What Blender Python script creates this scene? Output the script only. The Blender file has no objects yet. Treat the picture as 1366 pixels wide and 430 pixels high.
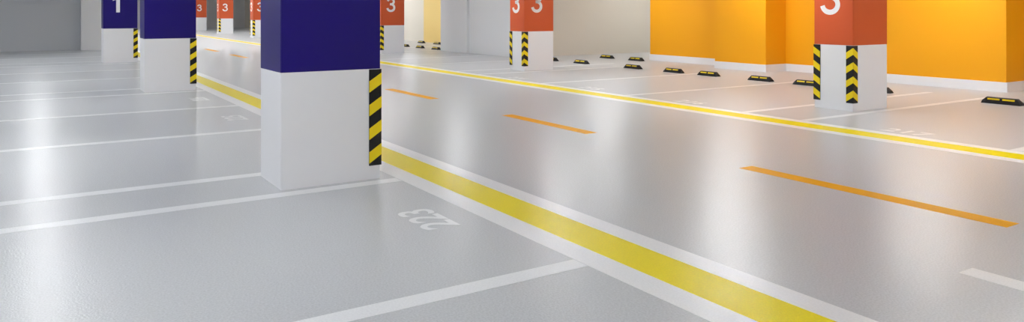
import bpy, bmesh, math
from mathutils import Vector, Matrix

scene = bpy.context.scene
scene.view_settings.view_transform = 'Standard'
scene.view_settings.look = 'None'
scene.view_settings.exposure = 0.0

# ------------------------------------------------------------------ materials
def mat(name, col, rough=0.5, spec=0.5, bump=0.0, bscale=60.0, var=0.0, vscale=3.0, coat=0.0, coat_r=0.1,
        emis=None, estr=0.0, bdist=0.002):
    m = bpy.data.materials.new(name); m.use_nodes = True
    nt = m.node_tree; b = nt.nodes['Principled BSDF']
    b.inputs['Base Color'].default_value = (*col, 1)
    b.inputs['Roughness'].default_value = rough
    b.inputs['Specular IOR Level'].default_value = spec
    b.inputs['Coat Weight'].default_value = coat
    b.inputs['Coat Roughness'].default_value = coat_r
    geo = nt.nodes.new('ShaderNodeNewGeometry')
    if var > 0:
        n = nt.nodes.new('ShaderNodeTexNoise'); n.inputs['Scale'].default_value = vscale
        n.inputs['Detail'].default_value = 1
        nt.links.new(geo.outputs['Position'], n.inputs['Vector'])
        r = nt.nodes.new('ShaderNodeValToRGB')
        r.color_ramp.elements[0].position = 0.3; r.color_ramp.elements[1].position = 0.7
        r.color_ramp.elements[0].color = (*[c*(1-var) for c in col], 1)
        r.color_ramp.elements[1].color = (*[min(1, c*(1+var)) for c in col], 1)
        nt.links.new(n.outputs['Fac'], r.inputs['Fac'])
        nt.links.new(r.outputs['Color'], b.inputs['Base Color'])
    if bump > 0:
        n = nt.nodes.new('ShaderNodeTexNoise'); n.inputs['Scale'].default_value = bscale
        n.inputs['Detail'].default_value = 1
        nt.links.new(geo.outputs['Position'], n.inputs['Vector'])
        bp = nt.nodes.new('ShaderNodeBump'); bp.inputs['Strength'].default_value = bump
        bp.inputs['Distance'].default_value = bdist
        nt.links.new(n.outputs['Fac'], bp.inputs['Height'])
        nt.links.new(bp.outputs['Normal'], b.inputs['Normal'])
        if coat > 0: nt.links.new(bp.outputs['Normal'], b.inputs['Coat Normal'])
    if emis:
        b.inputs['Emission Color'].default_value = (*emis, 1)
        b.inputs['Emission Strength'].default_value = estr
    return m

FB = dict(bump=0.62, bscale=85.0, bdist=0.002, coat_r=0.17)
M_floor = mat('epoxy_floor_grey', (0.57, 0.583, 0.60), spec=0.22, rough=0.35, coat=0.19, var=0.09, vscale=85.0, **FB)
M_lwhite = mat('line_paint_white', (0.91, 0.91, 0.91), spec=0.22, rough=0.36, coat=0.17, var=0.04, vscale=85.0, **FB)
M_lfaint = mat('line_paint_stall_white', (0.85, 0.86, 0.87), spec=0.22, rough=0.36, coat=0.17, var=0.04, vscale=85.0, **FB)
M_number = mat('floor_number_paint', (0.86, 0.87, 0.88), spec=0.22, rough=0.36, coat=0.17, **FB)
M_yellow = mat('line_paint_yellow', (0.96, 0.78, 0.0), spec=0.05, rough=0.38, coat=0.10, var=0.04, vscale=85.0, **FB)
M_odash = mat('line_paint_orange', (1.0, 0.45, 0.0), spec=0.04, rough=0.42, var=0.03, vscale=85.0, **FB)
WB = dict(bump=0.2, bscale=120.0, bdist=0.001)
M_pwhite = mat('pillar_paint_white', (0.87, 0.87, 0.89), rough=0.45, **WB)
M_navy = mat('pillar_paint_navy', (0.009, 0.0025, 0.135), rough=0.4, spec=0.25, **WB)
M_red = mat('pillar_paint_vermilion', (0.58, 0.090, 0.022), rough=0.45, spec=0.35, **WB)
M_num = mat('number_paint_white', (0.88, 0.88, 0.88), rough=0.5)
M_black = mat('rubber_black', (0.007, 0.007, 0.008), rough=0.5, spec=0.3, **WB)
M_gyel = mat('reflective_yellow', (0.90, 0.68, 0.01), rough=0.4, spec=0.3)
M_orange = mat('wall_paint_orange', (0.87, 0.385, 0.006), rough=0.55, spec=0.25, **WB)
M_wwhite = mat('wall_paint_white', (0.78, 0.785, 0.80), rough=0.6, **WB)
M_wcream = mat('wall_paint_cream', (0.72, 0.67, 0.58), rough=0.6, **WB)
M_wyell = mat('wall_paint_pale_yellow', (0.85, 0.62, 0.22), rough=0.6, **WB)
M_wgrey = mat('wall_paint_grey', (0.64, 0.66, 0.69), rough=0.6, **WB)
M_ceil = mat('ceiling_paint', (0.74, 0.76, 0.79), rough=0.8)
M_tube = mat('lamp_tube', (1, 1, 1), emis=(0.98, 0.99, 1.0), estr=124)
M_house = mat('lamp_housing', (0.8, 0.8, 0.8), rough=0.35)

# ------------------------------------------------------------------ helpers
def add_box(bm, lo, hi, mi=0, bevel=0.0):
    r = bmesh.ops.create_cube(bm, size=1)
    vs = r['verts']
    for v in vs:
        v.co = Vector([lo[i] + (v.co[i] + 0.5) * (hi[i] - lo[i]) for i in range(3)])
    fs = set(f for v in vs for f in v.link_faces)
    for f in fs: f.material_index = mi
    if bevel > 0:
        es = list(set(e for v in vs for e in v.link_edges))
        bmesh.ops.bevel(bm, geom=es, offset=bevel, segments=2, affect='EDGES', profile=0.5)

def obj_from_bm(name, bm, mats, parent=None, loc=(0, 0, 0)):
    me = bpy.data.meshes.new(name); bm.to_mesh(me); bm.free()
    for m in mats: me.materials.append(m)
    o = bpy.data.objects.new(name, me); scene.collection.objects.link(o)
    o.location = loc
    if parent: o.parent = parent
    return o

def box(name, lo, hi, m, parent=None, bevel=0.0):
    bm = bmesh.new(); add_box(bm, lo, hi, 0, bevel)
    return obj_from_bm(name, bm, [m], parent)

def quads(name, rects, m, z=0.001):
    bm = bmesh.new()
    for (x0, y0, x1, y1) in rects:
        add_box(bm, (x0, y0, 0.0), (x1, y1, z))
    return obj_from_bm(name, bm, [m])

def empty(name, loc):
    e = bpy.data.objects.new(name, None); scene.collection.objects.link(e)
    e.location = loc; e.empty_display_size = 0.3
    return e

def text_mesh(name, s, size, m, parent=None, matrix=None, bold=0.02, depth=0.002):
    cu = bpy.data.curves.new(name + '_cu', 'FONT'); cu.body = s; cu.size = size
    cu.align_x = 'CENTER'; cu.offset = bold * size; cu.extrude = depth
    t = bpy.data.objects.new(name + '_t', cu); scene.collection.objects.link(t)
    dg = bpy.context.evaluated_depsgraph_get()
    me = bpy.data.meshes.new_from_object(t.evaluated_get(dg))
    bpy.data.objects.remove(t)
    me.materials.clear(); me.materials.append(m)
    o = bpy.data.objects.new(name, me); scene.collection.objects.link(o)
    if parent: o.parent = parent
    o.matrix_local = matrix
    return o

# grotesque-style digits built by hand (origin at baseline centre, height 0.5)
def digit_mesh(sym):
    bm = bmesh.new()
    def strip(path, w):
        n = len(path); L = []; Rr = []
        for i, p in enumerate(path):
            a = path[max(0, i-1)]; b = path[min(n-1, i+1)]
            d_ = Vector((b[0]-a[0], b[1]-a[1])).normalized(); nn = Vector((-d_.y, d_.x))*w/2
            L.append((p[0]+nn.x, p[1]+nn.y)); Rr.append((p[0]-nn.x, p[1]-nn.y))
        vl = [bm.verts.new((x, y, 0.002)) for x, y in L]; vr = [bm.verts.new((x, y, 0.002)) for x, y in Rr]
        for i in range(n-1):
            bm.faces.new((vl[i], vr[i], vr[i+1], vl[i+1]))
    if sym == '3':
        def arc(cx, cy, rx, ry, a0, a1, n=22):
            return [(cx + rx*math.cos(math.radians(a0 + (a1-a0)*i/n)), cy + ry*math.sin(math.radians(a0 + (a1-a0)*i/n))) for i in range(n+1)]
        up = arc(0, 0.3675, 0.112, 0.095, 172, -90)
        lo = arc(0, 0.1550, 0.130, 0.1175, 90, -172)
        strip(up + [(-0.035, 0.2725)], 0.078)
        strip([(-0.035, 0.2725)] + lo, 0.0781)
    else:
        pts = [(0.055, 0), (0.055, 0.5), (-0.01, 0.5), (-0.045, 0.44), (-0.13, 0.405), (-0.13, 0.33), (-0.04, 0.36), (-0.04, 0)]
        bm.faces.new([bm.verts.new((x, y, 0.002)) for x, y in pts])
    bmesh.ops.recalc_face_normals(bm, faces=bm.faces)
    ext = bmesh.ops.extrude_face_region(bm, geom=bm.faces[:])
    for g in ext['geom']:
        if isinstance(g, bmesh.types.BMVert): g.co.z -= 0.003
    bmesh.ops.recalc_face_normals(bm, faces=bm.faces)
    me = bpy.data.meshes.new('digit_' + sym); bm.to_mesh(me); bm.free(); me.materials.append(M_num)
    return me
DIG = {'1': digit_mesh('1'), '3': digit_mesh('3')}

# ------------------------------------------------------------------ room shell
CH = 2.9
Y0, Y1 = -8.0, 68.0
box('floor', (-15, Y0, -0.2), (22, Y1, 0.0), M_floor)
box('ceiling', (-15, Y0, CH), (22, Y1, CH + 0.2), M_ceil)
box('wall_south', (-15, Y0 - 0.3, 0), (22, Y0, CH), M_wwhite)
box('wall_north', (-15, Y1, 0), (22, Y1 + 0.3, CH), M_wwhite)
box('wall_west', (-15.3, Y0, 0), (-15, Y1, CH), M_wwhite)
box('wall_northwest', (-15, 33.0, 0), (1.62, 33.4, CH), M_wgrey)
box('wall_lane', (1.62, 32.6, 0), (2.65, Y1, CH), M_wwhite)

bm = bmesh.new()
add_box(bm, (16.5, Y0, 0), (17, 6.74, CH))
add_box(bm, (15.05, 6.74, 0), (17, 9.4, CH))
add_box(bm, (15.8, 9.4, 0), (17, 16.94, CH))
add_box(bm, (15.05, 12.09, 0), (15.8, 13.7, CH))
obj_from_bm('wall_east', bm, [M_orange])
bm = bmesh.new(); t = 0.03; bh = 0.18
add_box(bm, (16.5 - t, Y0, 0), (16.5, 6.74 - t, bh))
add_box(bm, (15.05 - t, 6.74 - t, 0), (16.5, 6.74, bh))
add_box(bm, (15.05 - t, 6.74, 0), (15.05, 9.4, bh))
add_box(bm, (15.8 - t, 9.4, 0), (15.8, 12.09 - t, bh))
add_box(bm, (15.05 - t, 12.09 - t, 0), (15.8, 12.09, bh))
add_box(bm, (15.05 - t, 12.09, 0), (15.05, 13.7, bh))
add_box(bm, (15.8 - t, 13.7, 0), (15.8, 16.94, bh))
obj_from_bm('baseboard_east', bm, [M_pwhite])
box('wall_alcove', (21, 16.6, 0), (21.3, 20.2, CH), M_wcream)
box('wall_alcove_south', (17, 16.64, 0), (21, 16.94, CH), M_wcream)
bm = bmesh.new()
add_box(bm, (13.0, 20.2, 0), (21.3, 25.1, CH))
add_box(bm, (12.9, 23.1, 0), (13.0, 25.1, CH), 0)
obj_from_bm('wall_stair_core', bm, [M_wwhite])
box('wall_core_south', (13.0, 20.17, 0), (21.0, 20.2, CH), M_wcream)
box('wall_northeast', (15.8, 25.1, 0), (16.2, 32.5, CH), M_wyell)
box('wall_northeast_far', (15.8, 32.5, 0), (16.2, Y1, CH), M_wcream)

# ------------------------------------------------------------------ floor markings
quads('lane_edge_yellow_line', [(2.95, Y0, 3.27, 66), (8.38, Y0, 8.70, 66)], M_yellow)
quads('lane_edge_white_line', [(2.76, Y0, 2.95, 66), (3.27, Y0, 3.44, 66), (8.21, Y0, 8.38, 66), (8.70, Y0, 8.86, 66)], M_lwhite)
d = [(2.54, 4.87), (7.22, 9.15), (11.45, 13.4)] + [(15.8 + 4.4*k, 17.9 + 4.4*k) for k in range(11)] + [(-2.0, 0.2)]
quads('centre_dash_line', [(5.68, a, 5.86, b) for a, b in d], M_odash)
quads('lane_white_dash', [(4.47, -1.0, 4.62, 2.25)], M_lwhite)
P = 8.87
left_l = [6.17 - 2.62*k for k in range(0, 5)]
left_l += [7.05 + 2.64*k for k in range(4)] + [16.0 + 2.64*k for k in range(4)] + [25.22 + 2.6*k for k in range(3)]
for y in left_l:
    if y < 32.4: quads('stall_line', [(-2.8, y - 0.07, 2.755, y + 0.07)], M_lfaint)
right_l = [6.5 - 2.62*k for k in range(0, 5)]
for n in range(2):
    right_l += [7.5 + n*P + 2.6*k for k in range(4)]
right_l += [25.3 + 2.62*k for k in range(4)] + [34.2 + 2.62*k for k in range(8)]
for y in right_l:
    quads('stall_line', [(8.865, y - 0.06, 13.9 if y < 20 or y > 25.2 else 12.85, y + 0.06)], M_lfaint)

def floor_text(name, s, x, y, size, rz):
    text_mesh(name, s, size, M_number, None, Matrix.Translation((x, y, 0.0005)) @ Matrix.Rotation(rz, 4, 'Z'), 0.016, 0.0006)
for i, (s, y) in enumerate([('223', 4.9), ('224', 8.35), ('225', 10.95), ('226', 13.6)]):
    floor_text('stall_number', s, 2.53, y, 0.37, math.pi/2)
for i, (s, y) in enumerate([('217', 5.2), ('216', 8.8), ('215', 11.4), ('214', 14.0)]):
    floor_text('stall_number', s, 8.98, y, 0.38, -math.pi/2)

# ------------------------------------------------------------------ pillars
PW, PD, PB = 0.88, 0.65, 0.98

def guard(parent, name, cx, cy, sx, sy):
    bm = bmesh.new(); L = 0.105; T = 0.010; z0, z1 = 0.12, 0.975
    def bx(xa, xb, ya, yb):
        add_box(bm, (min(xa, xb), min(ya, yb), z0), (max(xa, xb), max(ya, yb), z1), 0)
    bx(cx - sx*T, cx + sx*L, cy - sy*T, cy)
    bx(cx - sx*T, cx, cy, cy + sy*L)
    e = 0.0015; n = 4; per = 0.21; hh = 0.1; rise = 0.075
    for k in range(n):
        zb = 0.14 + per*k
        for face in (0, 1):
            pts = []
            for (s, z) in ((0, zb + rise), (L, zb), (L, zb + hh), (0, zb + rise + hh)):
                for off in (0, e):
                    if face == 0:
                        xx = cx + sx*s - (sx*(T + e) if s == 0 else 0); yy = cy - sy*(T + off)
                    else:
                        xx = cx - sx*(T + off); yy = cy + sy*s - (sy*(T + e) if s == 0 else 0)
                    pts.append(bm.verts.new((xx, yy, z)))
            a = pts[0::2]; b = pts[1::2]
            fl = [bm.faces.new(b)]
            for i in range(4):
                j = (i+1) % 4
                fl.append(bm.faces.new((a[i], a[j], b[j], b[i])))
            for f in fl: f.material_index = 1
    bmesh.ops.recalc_face_normals(bm, faces=bm.faces)
    obj_from_bm(name, bm, [M_black, M_gyel], parent)

def pillar(x, y, upper, corners, digits, sym):
    e = empty('concrete_pillar', (x, y, 0))
    bm = bmesh.new(); add_box(bm, (0, 0, 0), (PW, PD, PB))
    es = [ed for ed in bm.edges if abs(ed.verts[0].co.z - ed.verts[1].co.z) > 0.1]
    bmesh.ops.bevel(bm, geom=es, offset=0.005, segments=2, affect='EDGES')
    obj_from_bm('white_base', bm, [M_pwhite], e)
    bm = bmesh.new(); add_box(bm, (-0.002, -0.002, PB), (PW + 0.002, PD + 0.002, CH))
    es = [ed for ed in bm.edges if abs(ed.verts[0].co.z - ed.verts[1].co.z) > 0.1]
    bmesh.ops.bevel(bm, geom=es, offset=0.005, segments=2, affect='EDGES')
    obj_from_bm('painted_shaft', bm, [upper], e)
    for i, (a, b) in enumerate(corners):
        guard(e, 'corner_guard_%d' % (i+1), PW*a, PD*b, 1 - 2*a, 1 - 2*b)
    R = Matrix.Rotation
    if 'S' in digits:
        o = bpy.data.objects.new('number_south', DIG[sym]); scene.collection.objects.link(o); o.parent = e
        o.matrix_local = Matrix.Translation((PW*0.42, -0.003, 1.445)) @ R(math.pi/2, 4, 'X')
    if 'W' in digits:
        o = bpy.data.objects.new('number_west', DIG[sym]); scene.collection.objects.link(o); o.parent = e
        o.matrix_local = Matrix.Translation((-0.003, PD*0.58, 1.435)) @ R(-math.pi/2, 4, 'Z') @ R(math.pi/2, 4, 'X')
    return e

pillar(1.76, 6.32, M_navy, [(1, 0), (1, 1)], '', '1')
pillar(1.76, 15.2, M_navy, [(1, 0), (1, 1)], '', '1')
pillar(1.76, 24.4, M_navy, [(1, 0), (1, 1)], 'S', '1')
pillar(1.76, -2.6, M_navy, [(1, 0), (1, 1)], '', '1')
rp = [(-2.2, 'SW'), (6.68, 'W'), (15.49, 'SW'), (24.5, 'SW'), (33.4, 'SW'), (42.3, 'SW'), (51.1, 'SW'), (59.9, 'SW')]
for y, dd in rp:
    pillar(10.27, y, M_red, [(0, 0), (0, 1)], dd, '3')

# ------------------------------------------------------------------ wheel stops
def wheel_stop_mesh():
    bm = bmesh.new(); L, W, H = 0.29, 0.075, 0.10
    prof = [(-W, 0), (-W, 0.02), (-W*0.55, H*0.9), (-W*0.35, H), (W*0.35, H), (W*0.55, H*0.9), (W, 0.02), (W, 0)]
    def ring(y, zs, ws):
        return [bm.verts.new((px*ws, y, pz*zs)) for px, pz in prof]
    rings = [ring(-L, 0.45, 0.96), ring(-L*0.78, 1, 1), ring(L*0.78, 1, 1), ring(L, 0.45, 0.96)]
    for a, b in zip(rings[:-1], rings[1:]):
        for i in range(len(prof)):
            j = (i+1) % len(prof)
            bm.faces.new((a[i], a[j], b[j], b[i]))
    bm.faces.new(rings[0]); bm.faces.new(rings[-1][::-1])
    for s in (-1, 1):
        p0 = Vector((s*W, 0, 0.02)); p1 = Vector((s*W*0.55, 0, H*0.9))
        nrm = Vector((s*(p1.z - p0.z), 0, abs(p0.x - p1.x))).normalized()*0.003
        for (ya, yb) in ((-0.2, -0.02), (0.02, 0.2)):
            q = []
            for t_, yy in ((0.55, ya), (0.55, yb), (0.88, yb), (0.88, ya)):
                c = p0.lerp(p1, t_); q.append(bm.verts.new((c.x + nrm.x, yy, c.z + nrm.z)))
            f = bm.faces.new(q); f.material_index = 1
    bmesh.ops.recalc_face_normals(bm, faces=[f for f in bm.faces if f.material_index == 0])
    me = bpy.data.meshes.new('wheel_stop'); bm.to_mesh(me); bm.free()
    me.materials.append(M_black); me.materials.append(M_gyel)
    return me
wm = wheel_stop_mesh()
stops = [(13.12, c + s) for c in (5.2, 8.8, 11.4, 13.98, 17.6) for s in (-0.73, 0.73)]
stops += [(15.25, 16.95), (15.25, 18.3), (13.12, 25.9), (13.12, 27.3), (13.12, 28.7), (15.2, 29.9), (15.2, 31.5)]
stops += [(13.12, 2.58 + s) for s in (-0.73, 0.73)]
for y in [35.51 + 2.62*k + s for k in range(7) for s in (-0.6, 0.6)]:
    stops.append((13.12, y))
for x, y in stops:
    o = bpy.data.objects.new('wheel_stop', wm); scene.collection.objects.link(o); o.location = (x, y, 0.0)

# ------------------------------------------------------------------ lamps
def lamp_mesh():
    bm = bmesh.new()
    add_box(bm, (-0.07, -0.64, -0.05), (0.07, 0.64, 0.0), 0, 0.008)
    for s in (-1, 1):
        add_box(bm, (-0.07, s*0.62 - 0.015, -0.10), (0.07, s*0.62 + 0.015, -0.045), 0)
        m4 = Matrix.Translation((s*0.035, 0, -0.075)) @ Matrix.Rotation(math.pi/2, 4, 'X')
        r = bmesh.ops.create_cone(bm, cap_ends=True, segments=12, radius1=0.018, radius2=0.018, depth=1.2, matrix=m4)
        for f in set(f for v in r['verts'] for f in v.link_faces): f.material_index = 1
    me = bpy.data.meshes.new('ceiling_lamp'); bm.to_mesh(me); bm.free()
    me.materials.append(M_house); me.materials.append(M_tube)
    return me
lm = lamp_mesh()
lamps = []
for k in range(-3, 13):
    lamps.append((9.2, 3.6 + 4.45*k))
for k in range(-2, 12):
    lamps.append((13.6, 3.0 + 4.45*k))
for k in range(-2, 6):
    lamps.append((0.2, 4.6 + 4.45*k)); lamps.append((-6.0, 4.6 + 4.45*k))
for k in range(8):
    lamps.append((5.6, 32 + 4.45*k))  # unseen row added over the far lane to brighten its dark end
for x, y in lamps:
    if y > 66 or (x > 12.5 and 19.4 < y < 26): continue
    if x > 13 and y > 60: continue
    o = bpy.data.objects.new('ceiling_lamp', lm); scene.collection.objects.link(o); o.location = (x, y, CH)
o = bpy.data.objects.new('ceiling_lamp', lm); scene.collection.objects.link(o); o.location = (18.3, 18.4, CH)

w = bpy.data.worlds.new('world'); scene.world = w; w.use_nodes = True
w.node_tree.nodes['Background'].inputs[0].default_value = (0.5, 0.55, 0.6, 1)
w.node_tree.nodes['Background'].inputs[1].default_value = 0.1

# ------------------------------------------------------------------ camera
cam = bpy.data.cameras.new('camera'); co = bpy.data.objects.new('camera', cam); scene.collection.objects.link(co)
co.location = (0, 0, 1.5)
co.rotation_euler = (math.pi/2, 0, -math.atan2(643, 1005))
cam.sensor_fit = 'HORIZONTAL'; cam.sensor_width = 36; cam.lens = 36*1005/1366
cam.shift_y = -(215 - 14)/1366
cam.clip_end = 300; cam.clip_start = 0.05
scene.camera = co
